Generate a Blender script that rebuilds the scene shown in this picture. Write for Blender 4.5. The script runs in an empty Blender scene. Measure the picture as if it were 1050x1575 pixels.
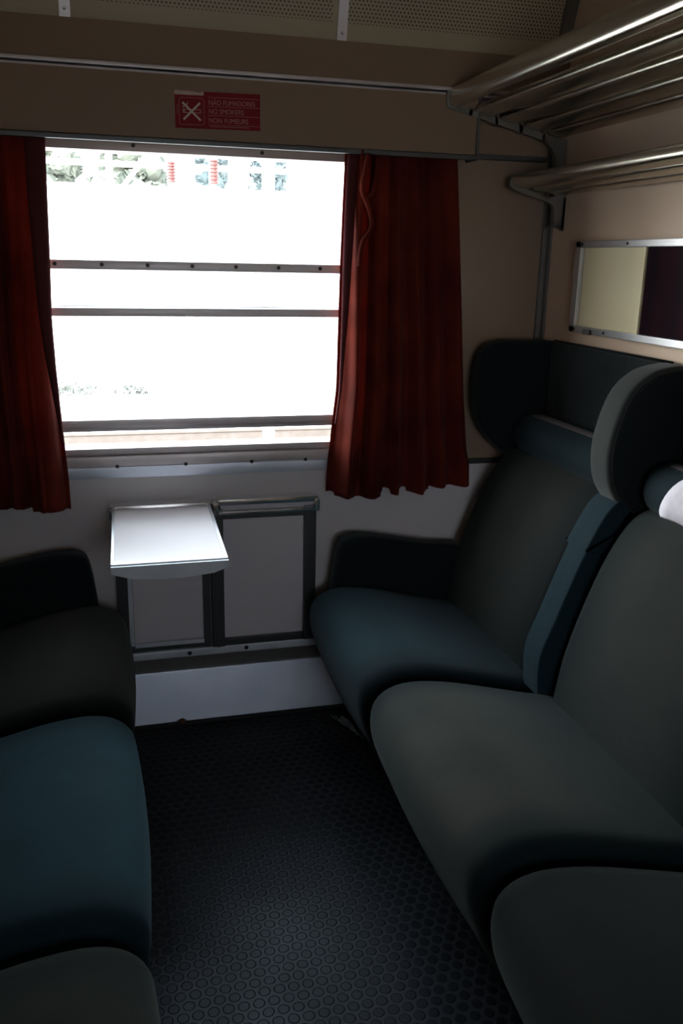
import bpy, bmesh, math, random
from mathutils import Vector, Matrix
random.seed(7)
C = bpy.context.scene.collection
PI = math.pi

# ------------------------------------------------------------------ materials
def N(nt, t, **kw):
    n = nt.nodes.new(t)
    for k, v in kw.items(): setattr(n, k, v)
    return n

def mat(name, col, rough=0.6, metal=0.0, spec=0.5, col2=None, nscale=6.0, detail=4.0, sheen=0.0, sheen_col=None,
        bump=0.0, bscale=200.0, trans=0.0, coat=0.0, rvar=0.0, stretch=None, obj_var=False):
    m = bpy.data.materials.new(name); m.use_nodes = True
    nt = m.node_tree; b = nt.nodes['Principled BSDF']; out = nt.nodes['Material Output']
    b.inputs['Base Color'].default_value = (*col, 1)
    b.inputs['Roughness'].default_value = rough
    b.inputs['Metallic'].default_value = metal
    b.inputs['Specular IOR Level'].default_value = spec
    b.inputs['Coat Weight'].default_value = coat
    if sheen:
        b.inputs['Sheen Weight'].default_value = sheen
        b.inputs['Sheen Roughness'].default_value = 0.45
        b.inputs['Sheen Tint'].default_value = (*(sheen_col or (1, 1, 1)), 1)
    tc = N(nt, 'ShaderNodeTexCoord'); src = tc.outputs['Object']
    if stretch:
        mp = N(nt, 'ShaderNodeMapping'); mp.inputs['Scale'].default_value = stretch
        nt.links.new(src, mp.inputs['Vector']); src = mp.outputs['Vector']
    if col2 or rvar:
        no = N(nt, 'ShaderNodeTexNoise'); no.inputs['Scale'].default_value = nscale; no.inputs['Detail'].default_value = detail
        nt.links.new(src, no.inputs['Vector'])
        if col2:
            r = N(nt, 'ShaderNodeValToRGB')
            r.color_ramp.elements[0].position = 0.35; r.color_ramp.elements[1].position = 0.68
            r.color_ramp.elements[0].color = (*col, 1); r.color_ramp.elements[1].color = (*col2, 1)
            nt.links.new(no.outputs['Fac'], r.inputs['Fac']); nt.links.new(r.outputs['Color'], b.inputs['Base Color'])
        if rvar:
            mr = N(nt, 'ShaderNodeMapRange'); mr.inputs['To Min'].default_value = rough - rvar; mr.inputs['To Max'].default_value = rough + rvar
            nt.links.new(no.outputs['Fac'], mr.inputs['Value']); nt.links.new(mr.outputs['Result'], b.inputs['Roughness'])
    if bump:
        bn = N(nt, 'ShaderNodeTexNoise'); bn.inputs['Scale'].default_value = bscale; bn.inputs['Detail'].default_value = 3
        nt.links.new(src, bn.inputs['Vector'])
        bp = N(nt, 'ShaderNodeBump'); bp.inputs['Strength'].default_value = bump; bp.inputs['Distance'].default_value = 0.002
        nt.links.new(bn.outputs['Fac'], bp.inputs['Height']); nt.links.new(bp.outputs['Normal'], b.inputs['Normal'])
    if trans:
        t = N(nt, 'ShaderNodeBsdfTranslucent'); t.inputs['Color'].default_value = (*(col2 or col), 1)
        mx = N(nt, 'ShaderNodeMixShader'); mx.inputs['Fac'].default_value = trans
        nt.links.new(b.outputs[0], mx.inputs[1]); nt.links.new(t.outputs[0], mx.inputs[2]); nt.links.new(mx.outputs[0], out.inputs['Surface'])
    return m

def hexdist(nt, vec, pitch):
    """distance to the nearest centre of a hexagonal dot lattice, in units of the pitch"""
    def vm(op, a, b=None):
        n = N(nt, 'ShaderNodeVectorMath', operation=op)
        nt.links.new(a, n.inputs[0])
        if b is not None: n.inputs[1].default_value = b
        return n
    s = vm('MULTIPLY', vec, (1 / pitch, 1 / pitch / 1.7320508, 0)).outputs[0]
    ds = []
    for off in ((0, 0, 0), (0.5, 0.5, 0)):
        a = vm('ADD', s, off).outputs[0]
        f = vm('FRACTION', a).outputs[0]
        c = vm('SUBTRACT', f, (0.5, 0.5, 0)).outputs[0]
        w = vm('MULTIPLY', c, (1, 1.7320508, 0)).outputs[0]
        l = vm('LENGTH', w).outputs['Value']; ds.append(l)
    mn = N(nt, 'ShaderNodeMath', operation='MINIMUM')
    nt.links.new(ds[0], mn.inputs[0]); nt.links.new(ds[1], mn.inputs[1])
    return mn.outputs[0]

def maprange(nt, v, a, b, c, d, smooth=True):
    m = N(nt, 'ShaderNodeMapRange'); m.interpolation_type = 'SMOOTHSTEP' if smooth else 'LINEAR'
    for k, x in zip(('From Min', 'From Max', 'To Min', 'To Max'), (a, b, c, d)): m.inputs[k].default_value = x
    nt.links.new(v, m.inputs['Value']); return m.outputs['Result']

def rubber_floor():
    m = mat('studded_rubber', (0.02, 0.022, 0.026), 0.42, spec=0.22)
    m.node_tree.nodes['Principled BSDF'].inputs['Specular Tint'].default_value = (0.78, 0.88, 1.0, 1)
    nt = m.node_tree; b = nt.nodes['Principled BSDF']
    tc = N(nt, 'ShaderNodeTexCoord')
    no = N(nt, 'ShaderNodeTexNoise'); no.inputs['Scale'].default_value = 14
    nt.links.new(tc.outputs['Object'], no.inputs['Vector'])
    sc = N(nt, 'ShaderNodeVectorMath', operation='SCALE'); sc.inputs['Scale'].default_value = 0.006
    nt.links.new(no.outputs['Color'], sc.inputs[0])
    ad = N(nt, 'ShaderNodeVectorMath', operation='ADD')
    nt.links.new(tc.outputs['Object'], ad.inputs[0]); nt.links.new(sc.outputs[0], ad.inputs[1])
    d = hexdist(nt, ad.outputs[0], 0.029)
    h = maprange(nt, d, 0.33, 0.40, 1, 0)
    n2 = N(nt, 'ShaderNodeTexNoise'); n2.inputs['Scale'].default_value = 3.0; n2.inputs['Detail'].default_value = 5
    nt.links.new(tc.outputs['Object'], n2.inputs['Vector'])
    bp = N(nt, 'ShaderNodeBump'); bp.inputs['Strength'].default_value = 0.8; bp.inputs['Distance'].default_value = 0.0025
    nt.links.new(h, bp.inputs['Height']); nt.links.new(bp.outputs['Normal'], b.inputs['Normal'])
    mx = N(nt, 'ShaderNodeMix', data_type='RGBA'); mx.inputs[6].default_value = (0.024, 0.026, 0.028, 1); mx.inputs[7].default_value = (0.007, 0.008, 0.010, 1)
    nt.links.new(h, mx.inputs['Factor'])
    mx2 = N(nt, 'ShaderNodeMix', data_type='RGBA', blend_type='MULTIPLY'); mx2.inputs['Factor'].default_value = 1
    nt.links.new(mx.outputs[2], mx2.inputs[6])
    r = N(nt, 'ShaderNodeValToRGB'); r.color_ramp.elements[0].color = (0.6, 0.6, 0.6, 1); r.color_ramp.elements[1].color = (1.35, 1.38, 1.5, 1)
    nt.links.new(n2.outputs['Fac'], r.inputs['Fac']); nt.links.new(r.outputs['Color'], mx2.inputs[7])
    nt.links.new(mx2.outputs[2], b.inputs['Base Color'])
    nt.links.new(maprange(nt, n2.outputs['Fac'], 0.3, 0.7, 0.36, 0.5), b.inputs['Roughness'])
    return m

def perforated():
    m = mat('perforated_cream_metal', (0.42, 0.37, 0.25), 0.5)
    nt = m.node_tree; b = nt.nodes['Principled BSDF']
    tc = N(nt, 'ShaderNodeTexCoord')
    d = hexdist(nt, tc.outputs['UV'], 0.0104)
    h = maprange(nt, d, 0.20, 0.29, 1, 0)
    sep = N(nt, 'ShaderNodeSeparateXYZ'); nt.links.new(tc.outputs['UV'], sep.inputs[0])
    lim = maprange(nt, sep.outputs['Y'], 0.044, 0.046, 0, 1, False)           # plain margin at the foot of the panel
    ax = N(nt, 'ShaderNodeMath', operation='ABSOLUTE'); nt.links.new(sep.outputs['X'], ax.inputs[0])
    lim2 = maprange(nt, ax.outputs[0], 0.318, 0.32, 1, 0, False)              # and at its two ends
    mu = N(nt, 'ShaderNodeMath', operation='MULTIPLY'); nt.links.new(lim, mu.inputs[0]); nt.links.new(lim2, mu.inputs[1])
    mu2 = N(nt, 'ShaderNodeMath', operation='MULTIPLY'); nt.links.new(h, mu2.inputs[0]); nt.links.new(mu.outputs[0], mu2.inputs[1])
    mx = N(nt, 'ShaderNodeMix', data_type='RGBA'); mx.inputs[6].default_value = (0.40, 0.34, 0.22, 1); mx.inputs[7].default_value = (0.07, 0.055, 0.035, 1)
    nt.links.new(mu2.outputs[0], mx.inputs['Factor']); nt.links.new(mx.outputs[2], b.inputs['Base Color'])
    return m

def ribbed_fabric():
    m = mat('ribbed_dark_fabric', (0.014, 0.02, 0.022), 0.9, spec=0.1, sheen=0.15)
    nt = m.node_tree; b = nt.nodes['Principled BSDF']
    tc = N(nt, 'ShaderNodeTexCoord')
    w = N(nt, 'ShaderNodeTexWave', wave_type='BANDS', bands_direction='Y'); w.inputs['Scale'].default_value = 32
    nt.links.new(tc.outputs['Object'], w.inputs['Vector'])
    bp = N(nt, 'ShaderNodeBump'); bp.inputs['Strength'].default_value = 0.5; bp.inputs['Distance'].default_value = 0.002
    nt.links.new(w.outputs['Fac'], bp.inputs['Height']); nt.links.new(bp.outputs['Normal'], b.inputs['Normal'])
    return m

def worn_lit_cloth(name, col, worn, back=False, sheen=0.09, sh=(0.9, 1, 0.95)):
    """seat cloth whose nap is rubbed paler where people sit, darker along the sides; light falloff from front to back is painted in"""
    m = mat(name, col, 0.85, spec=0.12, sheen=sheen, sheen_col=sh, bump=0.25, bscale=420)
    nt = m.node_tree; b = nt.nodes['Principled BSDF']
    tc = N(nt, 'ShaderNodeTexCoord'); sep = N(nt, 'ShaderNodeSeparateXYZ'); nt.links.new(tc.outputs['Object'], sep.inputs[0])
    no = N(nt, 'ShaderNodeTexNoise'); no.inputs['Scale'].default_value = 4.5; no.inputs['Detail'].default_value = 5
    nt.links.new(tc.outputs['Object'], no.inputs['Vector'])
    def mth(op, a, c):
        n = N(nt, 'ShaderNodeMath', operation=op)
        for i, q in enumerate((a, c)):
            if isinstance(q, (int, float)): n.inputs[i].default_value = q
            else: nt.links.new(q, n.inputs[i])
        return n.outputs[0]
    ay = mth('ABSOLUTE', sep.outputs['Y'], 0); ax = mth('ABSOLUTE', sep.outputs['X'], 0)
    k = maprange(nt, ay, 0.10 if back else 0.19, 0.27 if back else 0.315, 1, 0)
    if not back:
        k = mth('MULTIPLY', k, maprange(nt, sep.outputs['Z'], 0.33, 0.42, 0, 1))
        k = mth('MULTIPLY', k, maprange(nt, ax, 0.0, 0.27, 0.35, 1))  # brightness falling off from front crest to back, put into the colour
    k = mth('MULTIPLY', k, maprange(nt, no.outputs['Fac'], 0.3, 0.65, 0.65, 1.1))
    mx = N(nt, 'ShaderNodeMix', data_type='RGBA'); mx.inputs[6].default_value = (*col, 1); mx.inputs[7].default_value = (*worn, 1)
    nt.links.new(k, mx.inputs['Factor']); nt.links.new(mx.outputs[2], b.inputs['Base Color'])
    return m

def glass_mat(name='window_glass', tint=(0.95, 0.965, 0.96)):
    m = bpy.data.materials.new(name); m.use_nodes = True
    nt = m.node_tree; nt.nodes.clear()
    out = N(nt, 'ShaderNodeOutputMaterial'); t = N(nt, 'ShaderNodeBsdfTransparent'); t.inputs['Color'].default_value = (*tint, 1)
    g = N(nt, 'ShaderNodeBsdfGlossy'); g.inputs['Roughness'].default_value = 0.02
    lw = N(nt, 'ShaderNodeLayerWeight'); lw.inputs['Blend'].default_value = 0.15
    mu = N(nt, 'ShaderNodeMath', operation='MULTIPLY'); mu.inputs[1].default_value = 0.5
    nt.links.new(lw.outputs['Fresnel'], mu.inputs[0])
    mx = N(nt, 'ShaderNodeMixShader'); nt.links.new(mu.outputs[0], mx.inputs['Fac'])
    nt.links.new(t.outputs[0], mx.inputs[1]); nt.links.new(g.outputs[0], mx.inputs[2]); nt.links.new(mx.outputs[0], out.inputs['Surface'])
    return m

SH = (0.75, 0.9, 0.95)
M = {
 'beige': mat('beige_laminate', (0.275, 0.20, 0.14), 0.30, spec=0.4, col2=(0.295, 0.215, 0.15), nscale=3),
 'beige_lit': mat('beige_lit_laminate', (0.74, 0.56, 0.42), 0.4, spec=0.4, col2=(0.77, 0.585, 0.44), nscale=3),  # same beige laminate, paler to paint in the stronger light on side walls
 'beige_up': mat('beige_laminate_upper', (0.25, 0.175, 0.115), 0.45, spec=0.3),
 'grey_panel': mat('grey_white_laminate', (0.66, 0.635, 0.65), 0.3, spec=0.4, col2=(0.69, 0.665, 0.68), nscale=4),
 'ceil': mat('ceiling_paint', (0.30, 0.23, 0.15), 0.6),
 'perf': perforated(),
 'floor': rubber_floor(),
 'alu': mat('brushed_aluminium', (0.62, 0.63, 0.65), 0.34, 1.0, rvar=0.1, nscale=30, stretch=(2, 2, 40), bump=0.05, bscale=60),
 'alu_worn': mat('worn_aluminium', (0.56, 0.62, 0.71), 0.40, 0.75, col2=(0.72, 0.77, 0.86), nscale=5, detail=8, rvar=0.1),
 'alu_dark': mat('dark_anodised_metal', (0.10, 0.105, 0.105), 0.4, 0.8),
 'win_metal': mat('window_frame_metal', (0.50, 0.46, 0.46), 0.38, 0.4, col2=(0.60, 0.56, 0.56), nscale=9),
 'head': mat('window_head_metal', (0.36, 0.31, 0.29), 0.4, 0.4),
 'chrome': mat('chrome', (0.75, 0.75, 0.74), 0.14, 1.0),
 'roll': mat('dark_roll_cloth', (0.006, 0.0150, 0.019), 0.85, spec=0.12, sheen=0.08, sheen_col=SH, bump=0.25, bscale=420),
 'hem': mat('doubled_curtain_hem', (0.085, 0.022, 0.024), 0.9, spec=0.1, bump=0.25, bscale=500),
 'rack': mat('rack_aluminium', (0.62, 0.57, 0.47), 0.25, 1.0),
 'bracket': mat('cast_grey_bracket', (0.17, 0.165, 0.15), 0.42, 0.6),
 'screw': mat('dark_screw', (0.03, 0.03, 0.03), 0.4, 0.7),
 'bolt': mat('bright_bolt', (0.7, 0.7, 0.68), 0.25, 1.0),
 'gasket': mat('black_rubber', (0.015, 0.017, 0.018), 0.6),
 'glass': glass_mat(), 'blue_glass': glass_mat('tinted_corridor_glass', (0.80, 0.82, 0.86)),
 'curtain': mat('red_curtain_cloth', (0.085, 0.012, 0.008), 0.85, spec=0.1, col2=(0.22, 0.032, 0.018), nscale=7, trans=0.30, bump=0.25, bscale=500, sheen=0.1, sheen_col=(1, 0.55, 0.45)),
 'teal': worn_lit_cloth('dark_teal_seat_cloth', (0.0030, 0.0085, 0.0110), (0.0100, 0.0275, 0.0340), sh=SH),
 'teal_plain': mat('dark_teal_armrest_cloth', (0.0075, 0.0210, 0.028), 0.85, spec=0.12, sheen=0.08, sheen_col=SH, bump=0.25, bscale=420),
 'teal_bright': worn_lit_cloth('teal_seat_cloth', (0.0060, 0.0200, 0.0270), (0.0180, 0.0560, 0.0730), sh=(0.6, 0.9, 1)),
 'olive': worn_lit_cloth('faded_olive_seat_cloth', (0.0050, 0.0105, 0.0120), (0.0430, 0.0450, 0.0375)),
 'olive_back': worn_lit_cloth('faded_olive_back_cloth', (0.0065, 0.0105, 0.0110), (0.0230, 0.0255, 0.0225), True),
 'dark': worn_lit_cloth('dark_seat_cloth', (0.0030, 0.0050, 0.0055), (0.0095, 0.0112, 0.0105), sheen=0.07),
 'dark_back': worn_lit_cloth('dark_back_cloth', (0.0045, 0.0070, 0.0072), (0.0175, 0.0190, 0.0160), True),
 'dark_olive': worn_lit_cloth('dark_olive_seat_cloth', (0.0055, 0.0070, 0.0065), (0.0250, 0.0250, 0.0190)),
 'olive_grey': worn_lit_cloth('olive_grey_seat_cloth', (0.0070, 0.0120, 0.0120), (0.0270, 0.0315, 0.0270)),
 'black_cloth': mat('black_seat_cloth', (0.010, 0.014, 0.016), 0.9, spec=0.1, sheen=0.08),
 'grey_cloth': mat('lit_wing_edge_cloth', (0.030, 0.035, 0.033), 0.85, spec=0.1, sheen=0.15, bump=0.2, bscale=400),  # wing edges: light from the window put in as a paler cloth colour
 'ribbed': ribbed_fabric(),
 'velcro': mat('worn_pale_strip', (0.10, 0.085, 0.085), 0.9),
 'base': mat('black_seat_base', (0.006, 0.008, 0.009), 0.6),
 'white_lam': mat('white_table_laminate', (0.80, 0.75, 0.77), 0.26, spec=0.5),
 'grey_lam': mat('grey_table_laminate', (0.72, 0.70, 0.74), 0.38, spec=0.4),
 'red_sign': mat('red_sticker', (0.23, 0.010, 0.018), 0.6, spec=0.2),
 'sign_ink': mat('faded_white_ink', (0.42, 0.22, 0.19), 0.6),
 'sign_pale': mat('pale_ink', (0.62, 0.52, 0.44), 0.5),
 'peel': mat('peeled_sticker_paper', (0.50, 0.36, 0.30), 0.7, col2=(0.6, 0.47, 0.4), nscale=60),
 'cream': mat('cream_card', (0.90, 0.80, 0.52), 0.4, col2=(0.93, 0.84, 0.56), nscale=6, detail=8),
 'darkpic': mat('dark_glazed_panel', (0.010, 0.009, 0.014), 0.12, col2=(0.028, 0.008, 0.012), nscale=3, stretch=(1, 6, 0.6), spec=0.5),
 'white_cloth': mat('white_headrest_cloth', (0.72, 0.68, 0.76), 0.9, col2=(0.80, 0.77, 0.84), nscale=30, bump=0.5, bscale=300),
 'rust': mat('brown_rust', (0.10, 0.04, 0.02), 0.9, col2=(0.16, 0.07, 0.03), nscale=60),
 'litter': mat('crumpled_foil', (0.10, 0.13, 0.14), 0.4, col2=(0.30, 0.32, 0.30), nscale=18, spec=0.6),
 'scrap': mat('white_paper', (0.7, 0.7, 0.68), 0.8),
 'leaf': mat('leaves', (0.095, 0.125, 0.133), 0.8, col2=(0.16, 0.19, 0.19), nscale=2),
 'leaf2': mat('pale_leaves', (0.125, 0.145, 0.12), 0.8, col2=(0.20, 0.20, 0.16), nscale=2),
 'bushleaf': mat('bush_leaves', (0.24, 0.25, 0.22), 0.8, col2=(0.30, 0.30, 0.27), nscale=3),
 'bark': mat('bark', (0.12, 0.10, 0.08), 0.9),
 'white_paint': mat('white_painted_steel', (0.80, 0.80, 0.80), 0.5),
 'pale_steel': mat('pale_steel', (0.22, 0.235, 0.215), 0.6),
 'sash': mat('glare_sash_aluminium', (0.82, 0.79, 0.81), 0.35, 0.1, col2=(0.88, 0.85, 0.87), nscale=9),  # window glare on the sash rails, painted in as a paler base colour
 'apron': mat('dull_aluminium_lip', (0.66, 0.72, 0.78), 0.4, 0.35, col2=(0.78, 0.83, 0.88), nscale=14, detail=8),
 'grey_paint': mat('grey_painted_steel', (0.5, 0.5, 0.52), 0.5),
 'ceramic': mat('red_brown_ceramic', (0.17, 0.06, 0.055), 0.35),
 'concrete': mat('pale_concrete', (0.72, 0.71, 0.69), 0.9, col2=(0.78, 0.77, 0.75), nscale=2),
 'ballast': mat('pale_ballast', (0.15, 0.145, 0.14), 0.95, col2=(0.62, 0.61, 0.60), nscale=11, detail=10, bump=1.0, bscale=12),
 'rail': mat('rusty_rail', (0.125, 0.098, 0.082), 0.7, col2=(0.15, 0.12, 0.105), nscale=8),
 'rail_pale': mat('washed_out_rail', (0.30, 0.28, 0.26), 0.7, col2=(0.34, 0.32, 0.30), nscale=8),  # far rail coloured pale so it burns out to white in the light
 'sleeper': mat('concrete_sleeper', (0.42, 0.39, 0.36), 0.9),
}

# ------------------------------------------------------------------ mesh helpers
def box(bm, x0, x1, y0, y1, z0, z1, mi=0, bev=0.0):
    vs = [bm.verts.new(p) for p in ((x0,y0,z0),(x1,y0,z0),(x1,y1,z0),(x0,y1,z0),(x0,y0,z1),(x1,y0,z1),(x1,y1,z1),(x0,y1,z1))]
    fs = [bm.faces.new([vs[i] for i in f]) for f in ((0,3,2,1),(4,5,6,7),(0,1,5,4),(1,2,6,5),(2,3,7,6),(3,0,4,7))]
    for f in fs: f.material_index = mi
    if bev:
        es = list({e for f in fs for e in f.edges})
        bmesh.ops.bevel(bm, geom=es, offset=bev, segments=2, profile=0.7, affect='EDGES')
    return vs

def hexa(bm, pts, mi=0, bev=0.0):
    """box from 8 given corners: bottom four then top four, both counter-clockwise"""
    vs = [bm.verts.new(p) for p in pts]
    fs = [bm.faces.new([vs[i] for i in f]) for f in ((0,3,2,1),(4,5,6,7),(0,1,5,4),(1,2,6,5),(2,3,7,6),(3,0,4,7))]
    for f in fs: f.material_index = mi
    if bev:
        es = list({e for f in fs for e in f.edges})
        bmesh.ops.bevel(bm, geom=es, offset=bev, segments=2, profile=0.7, affect='EDGES')

def spline(pts, n=4, closed=True):
    out = []; L = len(pts)
    rng = range(L) if closed else range(L - 1)
    for i in rng:
        g = (lambda k: pts[k % L]) if closed else (lambda k: pts[min(max(k, 0), L - 1)])
        p0, p1, p2, p3 = g(i-1), g(i), g(i+1), g(i+2)
        for j in range(n):
            t = j / n
            out.append(tuple(0.5*((2*b)+(-a+c)*t+(2*a-5*b+4*c-d)*t*t+(-a+3*b-3*c+d)*t**3) for a, b, c, d in zip(p0, p1, p2, p3)))
    if not closed: out.append(tuple(pts[-1]))
    return out

def inset(prof, d):
    L = len(prof)
    area = sum(prof[i][0]*prof[(i+1)%L][1]-prof[(i+1)%L][0]*prof[i][1] for i in range(L))
    s = 1 if area > 0 else -1
    out = []
    for i in range(L):
        a, b = prof[i-1], prof[(i+1)%L]
        tx, tz = b[0]-a[0], b[1]-a[1]; l = math.hypot(tx, tz) or 1
        out.append((prof[i][0]-s*tz/l*d, prof[i][1]+s*tx/l*d))
    return out

def sweep_y(bm, prof, y0, y1, r, n=5, crown=0.0, mid=6):
    """a closed (x,z) outline swept along y with rounded ends and a slight crown"""
    secs = []
    for k in range(n+1):
        a = k/n*PI/2
        secs.append((y0+r*(1-math.sin(a)) if False else y0+r*(1-math.cos(a)), r*(1-math.sin(a))))
    for k in range(1, mid):
        t = k/mid; secs.append((y0+r+(y1-y0-2*r)*t, -crown*math.sin(PI*t)))
    for k in range(n, -1, -1):
        a = k/n*PI/2
        secs.append((y1-r*(1-math.cos(a)), r*(1-math.sin(a))))
    rings = []
    for y, d in secs:
        rings.append([bm.verts.new((p[0], y, p[1])) for p in inset(prof, d)])
    L = len(prof)
    for a, b in zip(rings, rings[1:]):
        for i in range(L):
            bm.faces.new((a[i], a[(i+1)%L], b[(i+1)%L], b[i]))
    bm.faces.new(rings[0]); bm.faces.new(list(reversed(rings[-1])))

def extrude_y(bm, prof, y0, y1):
    a = [bm.verts.new((p[0], y0, p[1])) for p in prof]; b = [bm.verts.new((p[0], y1, p[1])) for p in prof]
    L = len(prof)
    for i in range(L): bm.faces.new((a[i], a[(i+1)%L], b[(i+1)%L], b[i]))
    bm.faces.new(a); bm.faces.new(list(reversed(b)))

def extrude_x(bm, prof, x0, x1):
    a = [bm.verts.new((x0, p[0], p[1])) for p in prof]; b = [bm.verts.new((x1, p[0], p[1])) for p in prof]
    L = len(prof)
    for i in range(L): bm.faces.new((a[i], a[(i+1)%L], b[(i+1)%L], b[i]))
    bm.faces.new(a); bm.faces.new(list(reversed(b)))

def tube(bm, pts, r, seg=8, closed=False):
    pts = [Vector(p) for p in pts]; L = len(pts); rings = []; up = None
    for i, p in enumerate(pts):
        if closed: t = pts[(i+1)%L]-pts[i-1]
        else: t = pts[min(i+1, L-1)]-pts[max(i-1, 0)]
        t.normalize()
        if up is None:
            up = Vector((0,0,1)) if abs(t.z) < 0.9 else Vector((1,0,0))
        s = t.cross(up).normalized(); u = s.cross(t).normalized(); up = u
        rr = r[i] if isinstance(r, (list, tuple)) else r
        rings.append([bm.verts.new(p+(s*math.cos(2*PI*k/seg)+u*math.sin(2*PI*k/seg))*rr) for k in range(seg)])
    for i in range(L if closed else L-1):
        a, b = rings[i], rings[(i+1)%L]
        for k in range(seg): bm.faces.new((a[k], a[(k+1)%seg], b[(k+1)%seg], b[k]))
    if not closed:
        bm.faces.new(list(reversed(rings[0]))); bm.faces.new(rings[-1])

def disc_y(bm, x, y, z, r, d=0.004, seg=14):
    """small round screw head whose axis runs along y, face towards -y"""
    tube(bm, [(x, y, z), (x, y-d, z)], [r, r*0.8], seg)

def base_of(parent):
    return Vector(parent['_w']) if parent is not None else Vector((0,0,0))

def obj(name, bm, m, parent=None, smooth=False, loc=None, mirror=False):
    """link the bmesh as ONE object; vertices are given in world coordinates"""
    if mirror:
        for v in bm.verts: v.co.x = 0.57 - v.co.x
    bmesh.ops.recalc_face_normals(bm, faces=bm.faces[:])
    if parent is None:
        if loc is None:
            xs = [v.co for v in bm.verts]
            loc = ((min(v.x for v in xs)+max(v.x for v in xs))/2, (min(v.y for v in xs)+max(v.y for v in xs))/2, min(v.z for v in xs))
        w = Vector(loc)
    else: w = base_of(parent)
    for v in bm.verts: v.co -= w
    me = bpy.data.meshes.new(name); bm.to_mesh(me); bm.free()
    for mm in (m if isinstance(m, (list, tuple)) else [m]): me.materials.append(M[mm])
    if smooth:
        for p in me.polygons: p.use_smooth = True
        if smooth != 'all': me.set_sharp_from_angle(angle=math.radians(40))
    o = bpy.data.objects.new(name, me); C.objects.link(o)
    if parent is None: o.location = w
    else: o.parent = parent
    WORLD[o.name] = w
    return o
WORLD = {}
_old = base_of
def base_of(parent): return WORLD[parent.name]

def thing(name, loc, label=None, cat=None, group=None, structure=False):
    o = bpy.data.objects.new(name, None); C.objects.link(o); o.location = loc; o.empty_display_size = 0.05
    WORLD[o.name] = Vector(loc)
    tag(o, label, cat, group)
    if structure: o['kind'] = 'structure'
    return o

def tag(o, label=None, cat=None, group=None):
    if label: o['label'] = label
    if cat: o['category'] = cat
    if group: o['group'] = group
    return o

def struct(name, bm, m, smooth=False, parent=None):
    o = obj(name, bm, m, parent, smooth)
    if parent is None: o['kind'] = 'structure'
    return o
def B(): return bmesh.new()

# ------------------------------------------------------------------ the compartment shell
XL, XR, YW, YF, ZC = -0.73, 1.30, 2.50, 0.40, 2.23
bm = B(); box(bm, XL, XR, -0.8, YW, -0.06, 0); struct('floor', bm, 'floor')
# window wall with its opening
bm = B(); wx0, wx1, wz0, wz1 = -0.30, 0.82, 0.80, 1.655
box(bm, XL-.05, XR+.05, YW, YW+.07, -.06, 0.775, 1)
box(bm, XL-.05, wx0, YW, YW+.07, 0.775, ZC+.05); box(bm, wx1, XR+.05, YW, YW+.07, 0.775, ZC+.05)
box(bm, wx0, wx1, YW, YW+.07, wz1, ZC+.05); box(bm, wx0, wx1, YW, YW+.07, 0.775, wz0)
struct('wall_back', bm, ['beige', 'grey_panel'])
bm = B(); box(bm, XR, XR+.05, -0.8, YW, -.06, ZC+.05); struct('wall_right', bm, 'beige_lit')
bm = B(); box(bm, XL-.05, XL, -0.8, YW, -.06, ZC+.05); struct('wall_left', bm, 'beige_lit')
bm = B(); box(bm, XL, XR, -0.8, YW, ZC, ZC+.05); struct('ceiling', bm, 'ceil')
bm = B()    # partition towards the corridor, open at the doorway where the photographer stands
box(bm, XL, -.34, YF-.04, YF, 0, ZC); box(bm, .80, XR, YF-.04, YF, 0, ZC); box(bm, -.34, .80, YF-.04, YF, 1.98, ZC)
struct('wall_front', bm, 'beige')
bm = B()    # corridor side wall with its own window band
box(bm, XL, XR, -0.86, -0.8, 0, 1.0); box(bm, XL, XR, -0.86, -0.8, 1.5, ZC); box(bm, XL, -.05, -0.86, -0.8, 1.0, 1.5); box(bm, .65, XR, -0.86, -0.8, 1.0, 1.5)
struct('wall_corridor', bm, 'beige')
bm = B(); box(bm, -.05, .65, -0.835, -0.83, 1.0, 1.5); struct('window_2', bm, 'blue_glass')

# pelmet board over the window
bm = B(); box(bm, XL, 1.024, 2.43, YW, 1.664, 1.812, bev=.002); struct('trim_1', bm, 'beige_up')
bm = B(); box(bm, XL, 1.028, 2.424, 2.44, 1.650, 1.663, bev=.003); box(bm, 1.022, 1.030, 2.424, 2.5, 1.650, 1.812); struct('trim_2', bm, 'alu_dark')
bm = B(); box(bm, XL, XR, 2.436, YW, 1.812, 1.818, bev=.001); box(bm, XL, XR, 2.428, YW, 1.822, 1.831, bev=.002); struct('trim_3', bm, 'win_metal')
bm = B(); box(bm, XL, XR, 2.45, YW, 1.831, 1.925); struct('trim_4', bm, 'beige_up')
bm = B(); box(bm, 1.030, 1.262, 2.475, YW, 1.672, 1.812, bev=.002); struct('trim_5', bm, 'beige_up')
bm = B(); box(bm, 1.030, 1.262, 2.468, YW, 1.660, 1.672); struct('trim_6', bm, 'alu_dark')
# corner trim and low wall stripe
bm = B(); box(bm, 1.278, XR, 2.488, YW, 0.78, 1.81, bev=.002)
box(bm, 1.292, XR, 2.470, 2.488, 0.78, 1.81)
struct('trim_7', bm, 'bracket')
bm = B(); box(bm, .84, 1.278, 2.494, YW, 0.770, 0.787); struct('trim_8', bm, 'alu_dark')
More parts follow.
